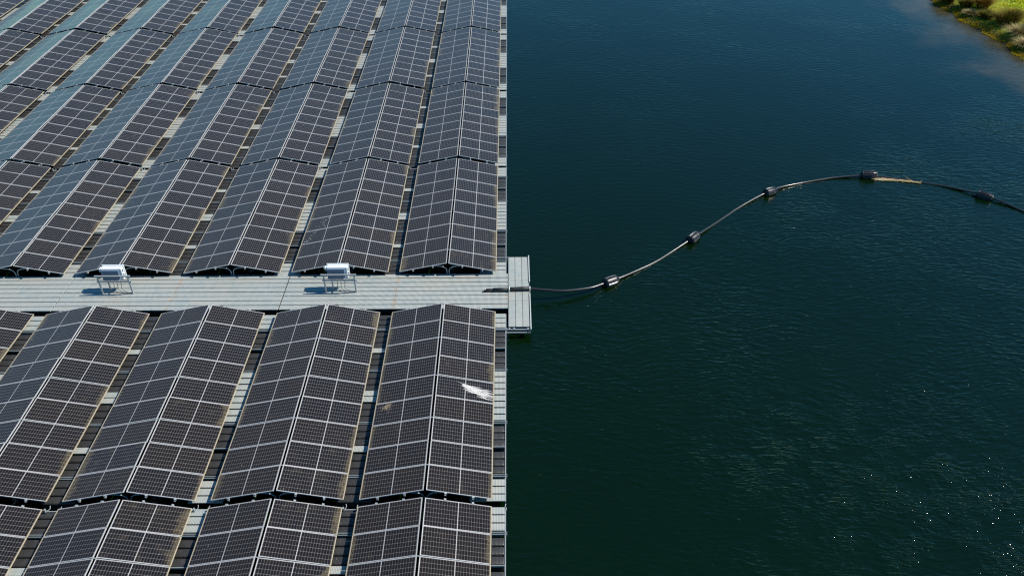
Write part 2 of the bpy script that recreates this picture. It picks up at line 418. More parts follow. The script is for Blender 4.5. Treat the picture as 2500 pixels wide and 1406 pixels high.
def make_tent(loops=False):
    root = bpy.data.objects.new('solar_panel_tent', None); root.empty_display_size = 0.3; col.objects.link(root)
    # local origin: ridge centre at block start, water level
    for side in (1, -1):
        xe = side * (HW + GAP / 2)
        for k in range(9):
            mt = SM[side].to_4x4(); mt.translation = Vector((xe, (k + 0.5) * MP, ZE))
            p = link('solar_panel', me_panel, root, mt); link('frame', me_frame, p)
        for u in (0.60, 1.48):
            mt = SM[side].to_4x4(); mt.translation = Vector((xe, 0 if side < 0 else BL, ZE)) + SM[side] @ Vector((u, 0, 0))
            link('rail', me_rail, root, mt)
    for yy in (0.10, BL - 0.10):
        link('support_leg', me_legL, root, Matrix.Translation((0, yy, 0))); link('support_leg', me_legR, root, Matrix.Translation((0, yy, 0)))
    for k in (1, 3, 5, 7): link('ridge_tie', me_tie, root, loc=(0, k * MP, 0))
    for me_ in (me_loops if loops else []): link('cable_loop', me_, root)
    return root


def copy_tree(o, parent=None):
    c = o.copy(); col.objects.link(c); c.parent = parent
    for ch in list(o.children): copy_tree(ch, c)
    return c


proto = None
TENTS = []
for bi, (bname, ys) in enumerate(BLOCKS):
    for r in range(0, 14):
        xc = -r * PX - HW - GAP / 2
        if not visible(xc - ROOF / 2, xc + ROOF / 2, ys, ys + BL): continue
        TENTS.append((bi, r, xc, ys, bname))
protos = {}
for i, (bi, r, xc, ys, bname) in enumerate(TENTS):
    key = (bi == 1)
    if key in protos: o = copy_tree(protos[key])
    else: o = protos[key] = make_tent(key)
    o.location = (xc, ys, 0 if (bi, r) in ((1, 0), (2, 1)) else random.uniform(-.015, .015))
    if (bi, r) not in ((1, 0), (2, 1)): o.rotation_euler = (R(random.gauss(0, .06)), R(random.gauss(0, .22)), R(random.gauss(0, .03)))
    tag(o, 'tent of dark solar panels, %s from open water, %s' % (ORD[r], bname), 'solar panels', 'tent-shaped banks of solar panels')
    for ch in o.children:                                # each module sits a hair differently
        if ch.name.startswith('solar_panel'):
            mb = ch.matrix_basis.copy()
            j = Matrix.Rotation(R(random.gauss(0, 0.22)), 4, 'X') @ Matrix.Rotation(R(random.gauss(0, 0.16)), 4, 'Y')
            ch.matrix_basis = mb @ j

# ------------------------------------------------------------------ floats, deck planks, beams
FLOAT_D, FLOAT_P = 0.300, 0.333
bm = bmesh.new(); box(bm, -0.56, 0.56, -FLOAT_D / 2, FLOAT_D / 2, -0.10, 0.305, 0.06, 4)
for f in bm.faces: f.smooth = True
box(bm, -0.50, 0.50, -FLOAT_D / 2 - 0.010, FLOAT_D / 2 + 0.010, -0.04, 0.08, 0.02, 1)
me_float = mesh('float_box', bm, m_float)
GAPX = PX - ROOF


def valley_x(v):   # centre of the strip; valley 0 is the open edge
    return -0.16 if v == 0 else -v * PX + GAPX / 2


P_FLOATS = [1.25, 2.45, 6.40, 7.60]
P_PLANKS = [(3, 0.08), (8, 3.65), (3, 8.79)]
F_FLOATS = [0.11, 1.19, 2.53, 3.60, 5.23, 6.31, 7.63, 8.72]
F_PLANKS = [(1, 2.20), (2, 4.60), (1, 7.29)]
DBS = [1.125, 3.54, 6.27, 8.69]
SHIFT = 0.02
floats = []; planks = []
for bi, (bname, ys) in enumerate(BLOCKS):
    for v in range(0, 13):
        xc = valley_x(v); xs = (xc - 0.2, xc + 0.2)
        if not visible(xs[0], xs[1], ys, ys + BL, 0.3, 60, 40): continue
        tot = 12 if v % 2 == 0 else 24
        n = 0
        for st in (P_FLOATS if v % 2 == 0 else F_FLOATS):
            for k in range(3):
                y = ys + SHIFT + st + FLOAT_D / 2 + k * FLOAT_P
                floats.append((bi, v, tot - 1 - n, xc, y, bname)); n += 1
        for (cnt, st) in (P_PLANKS if v % 2 == 0 else F_PLANKS):
            planks.append((bi, v, cnt, xc, ys + SHIFT + st, bname, st))


def gapname(v): return 'strip along open water' if v == 0 else '%s gap from water' % ORD[v - 1]


def inframe(x, y, z=0.3, m_=12):
    p = project((x, y, z)); return p and -m_ < p[0] < 2500 + m_ and -m_ < p[1] < 1406 + m_


vis = [f for f in floats if inframe(f[3], f[4])]
vis.sort(key=lambda f: (Vector((f[3], f[4], 0.3)) - CAM).length)
solo = set(id(f) for f in vis[:300])
rest = bmesh.new(); tmp = bmesh.new(); tmp.from_mesh(me_float)
for f in floats:
    bi, v, n, xc, y, bname = f
    if id(f) in solo:
        o = link('float_box', me_float, loc=(xc + random.uniform(-.006, .006), y, random.uniform(-.006, .006)))
        o.rotation_euler.z = R(random.gauss(0, 0.25))
        tag(o, 'black float, %s from far end, %s, %s' % (ORD[n], gapname(v), bname), 'float', 'black float boxes between the panel tents')
    else:
        me2 = me_float.copy(); me2.transform(Matrix.Translation((xc, y, 0))); rest.from_mesh(me2); bpy.data.meshes.remove(me2)
tmp.free()
me_rest = bpy.data.meshes.new('distant_float_boxes'); rest.to_mesh(me_rest); rest.free(); me_rest.materials.append(m_float)
tag(link('distant_float_boxes', me_rest), 'distant black float boxes in the gaps of the upper panel blocks', 'floats', 'black float boxes between the panel tents', 'stuff')

PL = 0.31


def plank_mesh(x0, x1, y0, y1, mat, zt=0.335):
    b = bmesh.new(); box(b, x0, x1, y0, y1, zt - 0.045, zt, 0.006, 1); return mesh('deck_plank', b, mat)


me_plank = plank_mesh(-0.56, 0.56, 0.0, 0.266, m_gx)
me_clip = None
b = bmesh.new()
for k in (-0.5, 0.5): box(b, k - 0.018, k + 0.018, -0.038, -0.004, 0.29, 0.338)
me_clip = mesh('clip', b, m_dark)
for (bi, v, cnt, xc, ys, bname, st) in planks:
    root = bpy.data.objects.new('deck_panel', None); col.objects.link(root); root.location = (xc, ys, 0)
    for k in range(cnt):
        p = link('deck_plank', me_plank, root, loc=(0, k * (PL if cnt != 8 else 0.3235), random.uniform(-.003, .003)))
        if k: link('clip', me_clip, p)
    word = {1: 'single grey deck plank', 2: 'pair of grey deck planks', 3: 'three grey deck planks', 8: 'eight grey deck planks'}[cnt]
    end = {0.08: 'near end, ', 8.79: 'far end, ', 2.20: 'near end, ', 7.29: 'far end, '}.get(st, '')
    tag(root, '%s, %s%s, %s' % (word, end, gapname(v), bname), 'deck', 'grey grating decks between the panel tents')

XL = -62.0
for bi, (bname, ys) in enumerate(BLOCKS):
    yv = ys
    for k, d in enumerate(DBS):
        b = bmesh.new(); y = ys + SHIFT + d
        box(b, XL, 0.475, y - 0.052, y - 0.024, 0.245, 0.335); box(b, XL, 0.475, y + 0.024, y + 0.052, 0.245, 0.335)
        box(b, XL, 0.47, y - 0.023, y + 0.023, 0.262, 0.272)
        o = link('cross_beam', mesh('cross_beam', b, m_beam))
        tag(o, 'grey double crossbeam, %s from the far end, %s' % (ORD[3 - k], bname), 'beam', 'double crossbeams under the panel tents')
    for k, d in enumerate((2.40, 7.545)):
        b = bmesh.new(); y = ys + SHIFT + d
        box(b, XL, 0.40, y - 0.022, y + 0.022, 0.25, 0.285)
        box(b, -0.75, 0.40, y - 0.020, y + 0.020, 0.286, 0.325)
        for v in range(2, 13, 2):
            xx = valley_x(v); box(b, xx - 0.6, xx + 0.6, y - 0.020, y + 0.020, 0.286, 0.325)
        o = link('thin_beam', mesh('thin_beam', b, m_beam))
        tag(o, 'thin single crossbeam, %s, %s' % ('nearer one' if k == 0 else 'farther one', bname), 'beam', 'thin crossbeams between the floats')
    b = bmesh.new(); box(b, 0.402, 0.434, ys + 0.10, ys + BL + 0.13, 0.20, 0.315)
    o = link('edge_beam', mesh('edge_beam', b, m_alu))
    if True:
        b = bmesh.new()
        for yy in [ys + 0.25 + 0.62 * i for i in range(16)]: box(b, 0.435, 0.446, yy - 0.012, yy + 0.012, 0.24, 0.30)
        link('bolt', mesh('bolt', b, m_dark), o)
    tag(o, 'grey beam along the open water edge, %s' % bname, 'beam', 'long beams along the open water edge')
    # couplings bridging the slit to the next block
    if bi in (0, 2, 3, 4):
        yc = ys + BL + 0.13
        for v in range(0, 11):
            xc = valley_x(v)
            if not inframe(xc, yc): continue
            b = bmesh.new()
            if v == 0:
                for dx, dz in ((0.405, 0.26), (0.42, 0.31)): tube(b, spline([(dx, yc - 0.14, dz), (dx + 0.02, yc - 0.04, dz + 0.03), (dx - 0.01, yc + 0.05, dz), (dx + 0.01, yc + 0.14, dz + 0.01)], 4), 0.013, 6)
                ttl = 'pale rope coupling at the open water edge, '
            else:
                for s in (-1, 1):
                    box(b, xc + s * 0.23 - 0.02, xc + s * 0.23 + 0.02, yc - 0.12, yc - 0.05, 0.34, 0.46)
                    tube(b, spline([(xc + s * 0.19, yc - 0.06, 0.36), (xc + s * 0.17, yc + 0.06, 0.31), (xc + s * 0.19, yc + 0.16, 0.34)], 4), 0.010, 6)
                box(b, xc - 0.25, xc + 0.25, yc - 0.075, yc - 0.045, 0.30, 0.335)
                ttl = 'small steel coupling, %s, ' % gapname(v)
            o = link('coupling', mesh('coupling', b, m_alu))
            tag(o, ttl + 'far end of ' + bname, 'coupling', 'couplings between neighbouring blocks')

# ------------------------------------------------------------------ main walkway
WY0 = 0.463; WP = 0.309; ZW = 0.36
secs = [(-8.92, 0.50), (-18.27, -8.965), (-27.62, -18.315)]
for si, (xa, xb) in enumerate(secs):
    root = bpy.data.objects.new('walkway_section', None); col.objects.link(root); root.location = ((xa + xb) / 2, 1.7, 0)
    for r in range(8):
        ya = WY0 + r * WP; skew = (random.uniform(-.004, .004))
        n = 2; xm = (xa + xb) / 2 - 0.02
        for (p0, p1) in ((xa, xm - 0.004), (xm + 0.004, xb)):
            bmh = bmesh.new(); cx = (p0 + p1) / 2
            box(bmh, p0 - cx, p1 - cx, 0, WP - 0.036, ZW - 0.05, ZW, 0.005, 1)
            p = link('deck_plank', mesh('deck_plank', bmh, m_gx), root, loc=(cx - root.location.x, ya + skew - 1.7, random.uniform(-.003, .003)))
            if r:
                bmh = bmesh.new()
                for q in [p0 - cx + 0.09, 0.0, p1 - cx - 0.09]: box(bmh, q - 0.020, q + 0.020, -0.034, -0.002, ZW - 0.05, ZW + 0.006)
                link('clip', mesh('clip', bmh, m_dark), p)
    bmh = bmesh.new()
    for yy in (WY0 + 0.12, 1.7, WY0 + 8 * WP - 0.15): box(bmh, xa + 0.02 - root.location.x, xb - 0.02 - root.location.x, yy - 1.7 - 0.05, yy - 1.7 + 0.05, 0.12, 0.20)
    link('bearer', mesh('bearer', bmh, m_dark), root)
    where = ['right end at the open water', 'right of the left inverter box, second from the water', 'left of the left inverter box', 'beyond'][si]
    lab = ['grey grating walkway section ending at the open water, carrying the right white box',
           'grey grating walkway section in the middle, carrying the left white box',
           'grey grating walkway section at the left edge of the photo', 'grey grating walkway section outside the left edge'][si]
    tag(root, lab, 'walkway', 'sections of the main walkway')

# floats under the walkway
# cross platform at the end
root = bpy.data.objects.new('end_platform', None); col.objects.link(root); root.location = (0.95, 1.67, 0)
for c in range(3):
    xa = 0.525 + c * 0.292
    for (ya, yb) in ((-0.78, 0.93), (0.94, 2.36), (2.37, 4.12)):
        bmh = bmesh.new(); box(bmh, xa - 0.95, xa + 0.276 - 0.95, ya - 1.67, yb - 1.67, 0.335, 0.385, 0.005, 1)
        p = link('deck_plank', mesh('deck_plank', bmh, m_gy), root)
        bmh = bmesh.new()
        for yy in (ya + 0.05, yb - 0.05): box(bmh, xa + 0.276 - 0.95, xa + 0.291 - 0.95, yy - 1.67 - 0.02, yy - 1.67 + 0.02, 0.35, 0.395)
        link('clip', mesh('clip', bmh, m_dark), p)
bmh = bmesh.new(); box(bmh, 1.402 - .95, 1.442 - .95, -0.99 - 1.67, 1.40 - 1.67, 0.33, 0.43); box(bmh, 1.402 - .95, 1.442 - .95, 2.20 - 1.67, 4.20 - 1.67, 0.33, 0.43)
link('edge_rail', mesh('edge_rail', bmh, m_rail), root)
bmh = bmesh.new(); box(bmh, 1.395 - .95, 1.425 - .95, 1.40 - 1.67, 2.2 - 1.67, 0.30, 0.39)
link('recessed_rail', mesh('recessed_rail', bmh, m_dark), root)
bmh = bmesh.new()
for yy in (-0.91, 4.14): box(bmh, -0.35 - .95, 1.44 - .95, yy - 0.02 - 1.67, yy + 0.02 - 1.67, 0.30, 0.36)
for yy in (-1.0, ): box(bmh, -0.35 - .95, 1.40 - .95, yy - 0.02 - 1.67, yy + 0.02 - 1.67, 0.22, 0.27)
for xx in (0.56, 0.75, 1.30): box(bmh, xx - 0.03 - .95, xx + 0.03 - .95, -0.96 - 1.67, -0.86 - 1.67, 0.35, 0.39)
link('end_beam', mesh('end_beam', bmh, m_alu), root)
bmh = bmesh.new()
for (ya, yb) in ((-0.7, 0.3), (0.5, 1.5), (1.7, 2.7), (2.9, 4.0)): box(bmh, 0.56 - .95, 1.36 - .95, ya - 1.67, yb - 1.67, -0.1, 0.30, 0.06, 2)
link('float', mesh('float', bmh, m_float), root)
tag(root, 'grey cross platform at the walkway end, with pale outer rail, over the water', 'platform')


# floats carrying the walkway, seen in the dark slits
# ------------------------------------------------------------------ conduit and its buoys
PTS = [(-0.55, 1.62, .43), (0.55, 1.62, .44), (1.38, 1.66, .46), (2.14, 1.60, .42), (2.92, 1.66, .33), (4.0, 2.03, .2), (4.56, 2.38, .14), (4.98, 2.64, .12), (5.42, 2.92, .09),
       (6.21, 3.52, .03), (7.13, 4.23, .0), (7.99, 5.01, .02), (8.75, 5.69, .08), (9.15, 6.04, .12), (9.6, 6.51, .09), (10.3, 7.26, .02), (11.05, 8.04, -.01), (11.8, 8.77, .01),
       (12.55, 9.4, .05), (13.34, 10.01, .09), (13.78, 10.28, .12), (14.24, 10.62, .09), (14.91, 10.98, .04), (15.74, 11.3, .01), (16.67, 11.57, .02), (17.58, 11.78, .04),
       (18.84, 11.89, .09), (19.34, 11.88, .12), (19.84, 11.79, .09), (20.75, 11.62, .03), (21.68, 11.33, .0), (22.43, 11.06, .0), (23.11, 10.71, .03), (24.13, 9.99, .1),
       (24.41, 9.71, .12), (24.75, 9.42, .1), (25.2, 8.96, .06), (25.71, 8.32, .02), (26.6, 7.0, .02), (28.0, 5.2, .05), (30.5, 3.0, .1)]
root = bpy.data.objects.new('conduit', None); col.objects.link(root); root.location = (1.38, 1.66, 0); off = Vector(root.location)
bmh = bmesh.new(); tube(bmh, [p - off + Vector((0, 0, 0.004)) for p in spline(PTS[2:], 8)], 0.054, 14)
link('pipe', mesh('pipe', bmh, m_pipe), root)
bmh = bmesh.new(); tube(bmh, [Vector(p) - off for p in ((0.52, 1.62, .465), (0.75, 1.625, .47), (1.1, 1.64, .475), (1.42, 1.655, .47))], 0.088, 14)
tube(bmh, [Vector(p) - off for p in ((-0.12, 1.62, .44), (0.2, 1.62, .455), (0.53, 1.62, .46))], 0.078, 14)
tube(bmh, [Vector(p) - off for p in ((-0.52, 1.59, .40), (-0.2, 1.60, .42), (0.0, 1.61, .43))], 0.05, 10)
tube(bmh, [Vector(p) - off for p in ((-0.42, 1.71, .40), (-0.2, 1.70, .41), (0.0, 1.66, .43))], 0.03, 10)
link('sleeve', mesh('sleeve', bmh, m_sleeve), root)
for xx, yy, rr in ((0.555, 1.62, .098), (1.42, 1.655, .098)):
    bmh = bmesh.new(); tube(bmh, [Vector((xx - 0.025, yy, .468)) - off, Vector((xx + 0.025, yy, .468)) - off], rr, 14)
    box(bmh, xx - .025 - off.x, xx + .025 - off.x, yy - .13 - off.y, yy + .13 - off.y, .375, .40)
    link('clamp', mesh('clamp', bmh, m_rail), root)
tag(root, 'long black cable pipe leaving the platform and snaking over the water on buoys', 'pipe')

names = ['nearest the platform', 'second from the platform', 'third from the platform', 'fourth from the platform, beside the straw', 'fifth and farthest from the platform, at the right edge']


def buoy_parts(root):
    b = bmesh.new(); Lh, N = 0.37, 60
    prof = [(-Lh, .11), (-Lh, .165), (-Lh + .03, .205), (-Lh + .10, .228), (0, .234), (Lh - .20, .222), (Lh - .07, .19), (Lh, .13), (Lh, .10)]
    rings = []
    for (x, r) in prof:
        ring = []
        for k in range(N):
            a = 2 * math.pi * k / N
            g = 0.024 if (abs(x) < Lh - .02 and (k % 5) in (0, 1)) else 0.0
            ring.append(b.verts.new((x, math.cos(a) * (r - g), math.sin(a) * (r - g))))
        rings.append(ring)
    for p, q in zip(rings, rings[1:]):
        for k in range(N): b.faces.new((p[k], p[(k + 1) % N], q[(k + 1) % N], q[k]))
    b.faces.new(rings[0]); b.faces.new(list(reversed(rings[-1])))
    link('shell', mesh('shell', b, m_buoy), root)
    b = bmesh.new()
    for x in (-Lh + 0.06, Lh - 0.07): tube(b, [(x - .012, 0, 0), (x + .012, 0, 0)], 0.222 if x < 0 else 0.196, 30)
    link('strap', mesh('strap', b, m_buoy), root)
    b = bmesh.new()
    tube(b, [(0.10, -0.15, 0.15), (0.10, -0.172, 0.172)], 0.045, 12); link('bolt_recess', mesh('bolt_recess', b, m_dark), root)
    b = bmesh.new(); tube(b, [(-Lh - .03, 0, 0), (-Lh + .01, 0, 0)], 0.085, 14); tube(b, [(Lh - .01, 0, 0), (Lh + .03, 0, 0)], 0.085, 14)
    link('collar', mesh('collar', b, m_sleeve), root)


src_b = None
for i, k in enumerate((7, 13, 20, 27, 34)):
    a, b_, c = Vector(PTS[k - 1]), Vector(PTS[k]), Vector(PTS[k + 1])
    ang = math.atan2(c.y - a.y, c.x - a.x)
    if i == 0:
        src_b = bpy.data.objects.new('pipe_buoy', None); col.objects.link(src_b); buoy_parts(src_b); o = src_b
    else: o = copy_tree(src_b)
    o.location = b_ + Vector((0, 0, [-.01, .015, -.02, .02, -.03][i])); o.rotation_euler = (R([12, -8, 25, 44, 70][i]), R([3, -2, 4, -3, 2][i]), ang + R([0, 4, -3, 0, 5][i])); o.scale = [(1.0, 1, 1), (.97, 1.03, 1), (.98, .96, .96), (1.06, .95, .93), (1.0, .98, 1)][i]
    tag(o, 'ribbed black buoy around the pipe, %s' % names[i], 'buoy', 'black buoys on the pipe')

# floating straw
bmh = bmesh.new(); tl = bmh.verts.layers.float.new('tint')
rs = random.Random(3)
for i in range(520):
    t = rs.random() ** 0.8; x = 19.55 + 2.15 * t; y = 11.62 - 0.10 * t - 0.30 * t * t + rs.gauss(0, 0.045) * (1.15 - t) * 1.6
    a = -0.24 + rs.gauss(0, 0.30); ln = rs.uniform(0.10, 0.32); z = rs.uniform(0.012, 0.05); wd = rs.uniform(.006, .012)
    d = Vector((math.cos(a), math.sin(a), rs.gauss(0, .05))) * ln / 2; s = Vector((-d.y, d.x, 0)).normalized() * wd; p = Vector((x, y, z)); tv = rs.random()
    q = [bmh.verts.new(p - d - s), bmh.verts.new(p + d - s), bmh.verts.new(p + d + s), bmh.verts.new(p - d + s), bmh.verts.new(p - d + Vector((0, 0, .012))), bmh.verts.new(p + d + Vector((0, 0, .012)))]
    for vtx in q: vtx[tl] = tv
    bmh.faces.new((q[0], q[1], q[5], q[4])); bmh.faces.new((q[4], q[5], q[2], q[3])); bmh.faces.new((q[0], q[3], q[2], q[1]))
for (p0, p1) in (((21.5, 11.30, .03), (21.1, 11.75, .16)), ((21.4, 11.3, .03), (21.15, 11.6, .12)), ((21.6, 11.2, .02), (21.9, 11.35, .06))): tube(bmh, [p0, p1], 0.005, 5)
m_straw = mat_blades('wet_straw', (0.46, 0.34, 0.18), (0.80, 0.66, 0.44), (0.62, 0.47, 0.24))
tag(link('floating_straw', mesh('floating_straw', bmh, m_straw)), 'raft of pale straw lying against the pipe right of the fourth buoy', 'straw', kind='stuff')


# ------------------------------------------------------------------ inverter stands
def inverter(x0, label_s, label_c, first):
    """x0: foot of the right leg"""
    st = bpy.data.objects.new('inverter_stand', None); col.objects.link(st); st.location = (x0, 1.62, ZW)
    def part(name, bmh, mt): return link(name, mesh(name, bmh, mt), st)
    for dx in (-1.27, 0.0):
        b = bmesh.new(); box(b, dx - .028, dx + .028, -.03, .03, 0, 0.90); box(b, dx - .05, dx + .05, -.05, .05, 0, .012); part('leg', b, m_alu)
    b = bmesh.new(); box(b, -1.02, -0.97, .16, .21, 0, 0.66); part('leg', b, m_alu)
    b = bmesh.new(); box(b, -1.385, 0.09, -.036, .026, .872, .925); part('rail', b, m_alu)
    b = bmesh.new(); box(b, -1.345, 0.10, -.038, .022, .60, .655); part('rail', b, m_alu)
    for dx in (-1.05, -0.45):
        b = bmesh.new(); box(b, dx - .02, dx + .02, .03, .42, .60, .64); part('arm', b, m_alu)
    iv = bpy.data.objects.new('inverter', None); col.objects.link(iv); iv.location = (x0, 1.62, ZW)
    def ip(name, bmh, mt): return link(name, mesh(name, bmh, mt), iv)
    # housing: thick white back box with a rounded rim, lower body in front, fins, side panel
    b = bmesh.new(); box(b, -1.155, -0.29, .20, .44, .56, 1.13, 0.035, 3); bd = ip('housing', b, m_white)
    b = bmesh.new()
    box(b, -1.18, -0.255, .41, .47, .53, 1.17, 0.022, 2); ip('rim', b, m_white)
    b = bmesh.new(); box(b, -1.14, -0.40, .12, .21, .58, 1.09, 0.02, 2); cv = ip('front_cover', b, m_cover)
    b = bmesh.new()
    for k in range(7): box(b, -1.04 + k * .085, -1.00 + k * .085, .112, .125, .84, .90)
    link('vent_slots', mesh('vent_slots', b, m_grille), cv)
    b = bmesh.new(); box(b, -0.295, -0.272, .25, .31, .95, 1.03); box(b, -0.295, -0.276, .24, .29, .78, .84); box(b, -0.295, -0.276, .33, .38, .70, .75); ip('switch', b, m_dark)
    b = bmesh.new(); box(b, -1.24, -1.155, .22, .40, .96, 1.10, 0.015, 2); ip('side_lug', b, m_white)
    b = bmesh.new()
    for dx in (-1.05, -0.86, -0.70, -0.54): tube(b, [(dx, .16, .50), (dx, .16, .585)], .022, 8)
    ip('cable_gland', b, m_dark)
    for i, dx in enumerate((-0.78, -0.63, -0.47)):
        b = bmesh.new(); e = -0.66 + 0.19 * i
        tube(b, spline([(dx, .16, .52), (dx + .01, .15, .35), (dx + .0, .11, .14), (e + .02, .05, .03), (e + .25, .03, .02), (0.0, .05, .02)], 5), .011, 6); ip('cable', b, m_cable)
    tag(st, label_s, 'stand', 'stands for the white boxes'); tag(iv, label_c, 'inverter', 'white inverter boxes')


inverter(-15.31, 'steel leg frame under the left white box on the walkway', 'white inverter box on the left stand, farther from the water', True)
inverter(-5.90, 'steel leg frame under the right white box on the walkway', 'white inverter box on the right stand, nearer the water', False)


# ------------------------------------------------------------------ bird droppings lying on the panels
def slope_pt(xe, side, u, y, h=0.009):
    p = Vector((xe, y, ZE)) + SM[side] @ Vector((u, 0, h)); return p


def blot(b, xe, side, pts, wd):
    """ribbon on the slope; pts (u, y); wd list of half widths"""
    L_, R_ = [], []
    h = rs.uniform(.006, .0105)
    P = [slope_pt(xe, side, u, y, h) for u, y in pts]
    for i, p in enumerate(P):
        t = (P[min(i + 1, len(P) - 1)] - P[max(i - 1, 0)]).normalized(); n = SM[side] @ Vector((0, 0, 1)); s = t.cross(n).normalized() * wd[i]
        L_.append(b.verts.new(p + s)); R_.append(b.verts.new(p - s))
    for i in range(len(P) - 1): b.faces.new((L_[i], L_[i + 1], R_[i + 1], R_[i]))


b = bmesh.new(); rs = random.Random(11); n_ = 0
for i in range(120):
    k = rs.random()
    ys_ = -4.62 + rs.gauss(0, 0.085); us_ = 1.13 - 0.5 * k + rs.gauss(0, .10)
    if k > .82: us_ = rs.uniform(.45, .75)
    ln = rs.uniform(.18, .50) if k < .82 else rs.uniform(.35, .55)
    if us_ - ln < 0.03: ln = us_ - 0.03
    dy = -0.30 * ln * rs.uniform(-.1, 2.0) if us_ > .6 else -0.12 * ln
    y0_ = ys_ - (1.13 - us_) * 0.33
    wd = rs.choice((.003, .004, .006, .012))
    nn = 6; blot(b, 0.0, 1, [(us_ - ln * j / nn, y0_ + dy * j / nn + rs.gauss(0, .006)) for j in range(nn + 1)], [wd * (0.3 + math.sin(math.pi * (j + .3) / (nn + .6))) for j in range(nn + 1)])
for i in range(20):
    us_ = rs.choice((rs.uniform(.60, .85), rs.uniform(.92, 1.12))); y0_ = -4.60 - (1.13 - us_) * .36 + rs.gauss(0, .03) + .03 * math.sin(us_ * 23)
    blot(b, 0.0, 1, [(us_ + .07, y0_ + .03), (us_ + .03, y0_ + .01), (us_ - .03, y0_ - .01), (us_ - .09, y0_ - .03)], [.006, .034, .026, .005])
for i in range(20):
    q = rs.uniform(.02, .16); y0_ = -4.98 + rs.gauss(0, .07)
    blot(b, 0.0, 1, [(.62, y0_ + .09), (.42, y0_ + .045), (.24, y0_ + .015), (.035, y0_)], [.003, .006, .006, .004])
bmesh.ops.solidify(b, geom=b.faces[:], thickness=0.001)
tag(link('bird_dropping', mesh('bird_dropping', b, m_guano)), 'large white streaked splash of bird droppings on the rightmost panels below the walkway', 'droppings')
b = bmesh.new()
for i in range(110):
    us_ = rs.gauss(.42, .10); y0_ = -5.55 + rs.gauss(0, .08); ww = rs.uniform(.006, .016)
    blot(b, -ROOF, -1, [(us_ + ww * 2, y0_ + ww), (us_, y0_), (us_ - ww * 2, y0_ - ww)], [ww * .3, ww, ww * .3])
bmesh.ops.solidify(b, geom=b.faces[:], thickness=0.001)
m_g2 = mat_plain('tan_dropping', (0.50, 0.40, 0.30), 0.8, 0.2, 30)
tag(link('bird_dropping', mesh('bird_dropping', b, m_g2)), 'small tan smear of droppings on the left slope of the rightmost tent below the walkway', 'droppings')
b = bmesh.new()
xe2 = -PX - ROOF
for i in range(46):
    t = rs.random(); us_ = .15 + t * 1.0 + rs.gauss(0, .07); y0_ = 5.0 + t * 2.6 + rs.gauss(0, .15); ww = rs.uniform(.005, .015)
    blot(b, xe2, -1, [(us_ + ww * 3, y0_ + ww * 2), (us_, y0_), (us_ - ww * 3, y0_ - ww * 2)], [ww * .4, ww, ww * .4])
bmesh.ops.solidify(b, geom=b.faces[:], thickness=0.001)
tag(link('bird_dropping', mesh('bird_dropping', b, m_guano)), 'trail of scattered white specks on the second tent above the walkway, left slope', 'droppings')

# ------------------------------------------------------------------ water, bank, grass
bm = bmesh.new()
bm.faces.new([bm.verts.new(p) for p in ((-900, -400, 0), (900, -400, 0), (900, 1500, 0), (-900, 1500, 0))])
water = link('water', mesh('water', bm, mat_water())); tag(water, 'dark green rippled lake water', None, kind='structure')


def shore_x(y):
    pts = [(-60, 70), (0, 47), (15, 40.5), (24, 36.3), (27.6, 35.25), (31, 35.35), (33, 34.95), (35.7, 34.5), (38.3, 34.35), (40.5, 33.95), (46, 32.5), (60, 30), (120, 40), (600, 300)]
    for (a, xa), (b_, xb) in zip(pts, pts[1:]):
        if a <= y <= b_: return xa + (xb - xa) * (y - a) / (b_ - a)
    return 300


def hgt(x, y):
    d = x - shore_x(y)
    if d < -1: return -0.5
    z = -0.06 + 0.30 * max(0, min(1, (d + .1) / 0.9)) if d > -0.1 else -0.06 + d * .44
    z += 0.55 * max(0, min(1, (d - 1.0) / 5.0))
    return z + 0.04 * math.sin(x * 2.1 + y) * min(1, max(0, d))


bm = bmesh.new(); ysamp = [-60, -30, 0, 10, 18] + [22 + 0.4 * i for i in range(75)] + [54, 58, 64, 75, 90, 120, 200, 400, 600]
dsamp = [-3, -1, -0.5, -0.2, 0, .15, .3, .5, .7, .9, 1.2, 1.6, 2, 2.6, 3.2, 4, 5, 6.5, 8, 12, 20, 40, 90, 200, 500]
grid = []
for y in ysamp:
    row = []
    for d in dsamp:
        jig = 0.14 * math.sin(y * 1.9) + 0.09 * math.sin(y * 4.7 + 1) + 0.06 * math.sin(y * 9.1)
        x = shore_x(y) + d + jig * max(0, 1 - abs(d) / 4)
        row.append(bm.verts.new((x, y, hgt(x, y))))
    grid.append(row)
for a, b_ in zip(grid, grid[1:]):
    for k in range(len(dsamp) - 1):
        f = bm.faces.new((a[k], a[k + 1], b_[k + 1], b_[k])); f.smooth = True
tag(link('ground', mesh('ground', bm, mat_ground())), 'low grassy bank rising from the lake at the top right', None, kind='structure')


def blade(b, tl, p, ang, lean, ln, wd, tv, segs=2):
    d = Vector((math.cos(ang), math.sin(ang), 0)); s = Vector((-d.y, d.x, 0)) * wd; prev = None
    for i in range(segs + 1):
        t = i / segs; q = p + d * (lean * ln * t ** 1.6) + Vector((0, 0, ln * (t - 0.45 * lean * t * t)))
        ww = 1 - t * 0.9
        cur = (b.verts.new(q - s * ww), b.verts.new(q + s * ww)); cur[0][tl] = tv; cur[1][tl] = tv
        if prev: b.faces.new((prev[0], prev[1], cur[1], cur[0]))
        prev = cur


def finish(b, name, mt):
    me = bpy.data.meshes.new(name); b.to_mesh(me); b.free(); me.materials.append(mt); return me


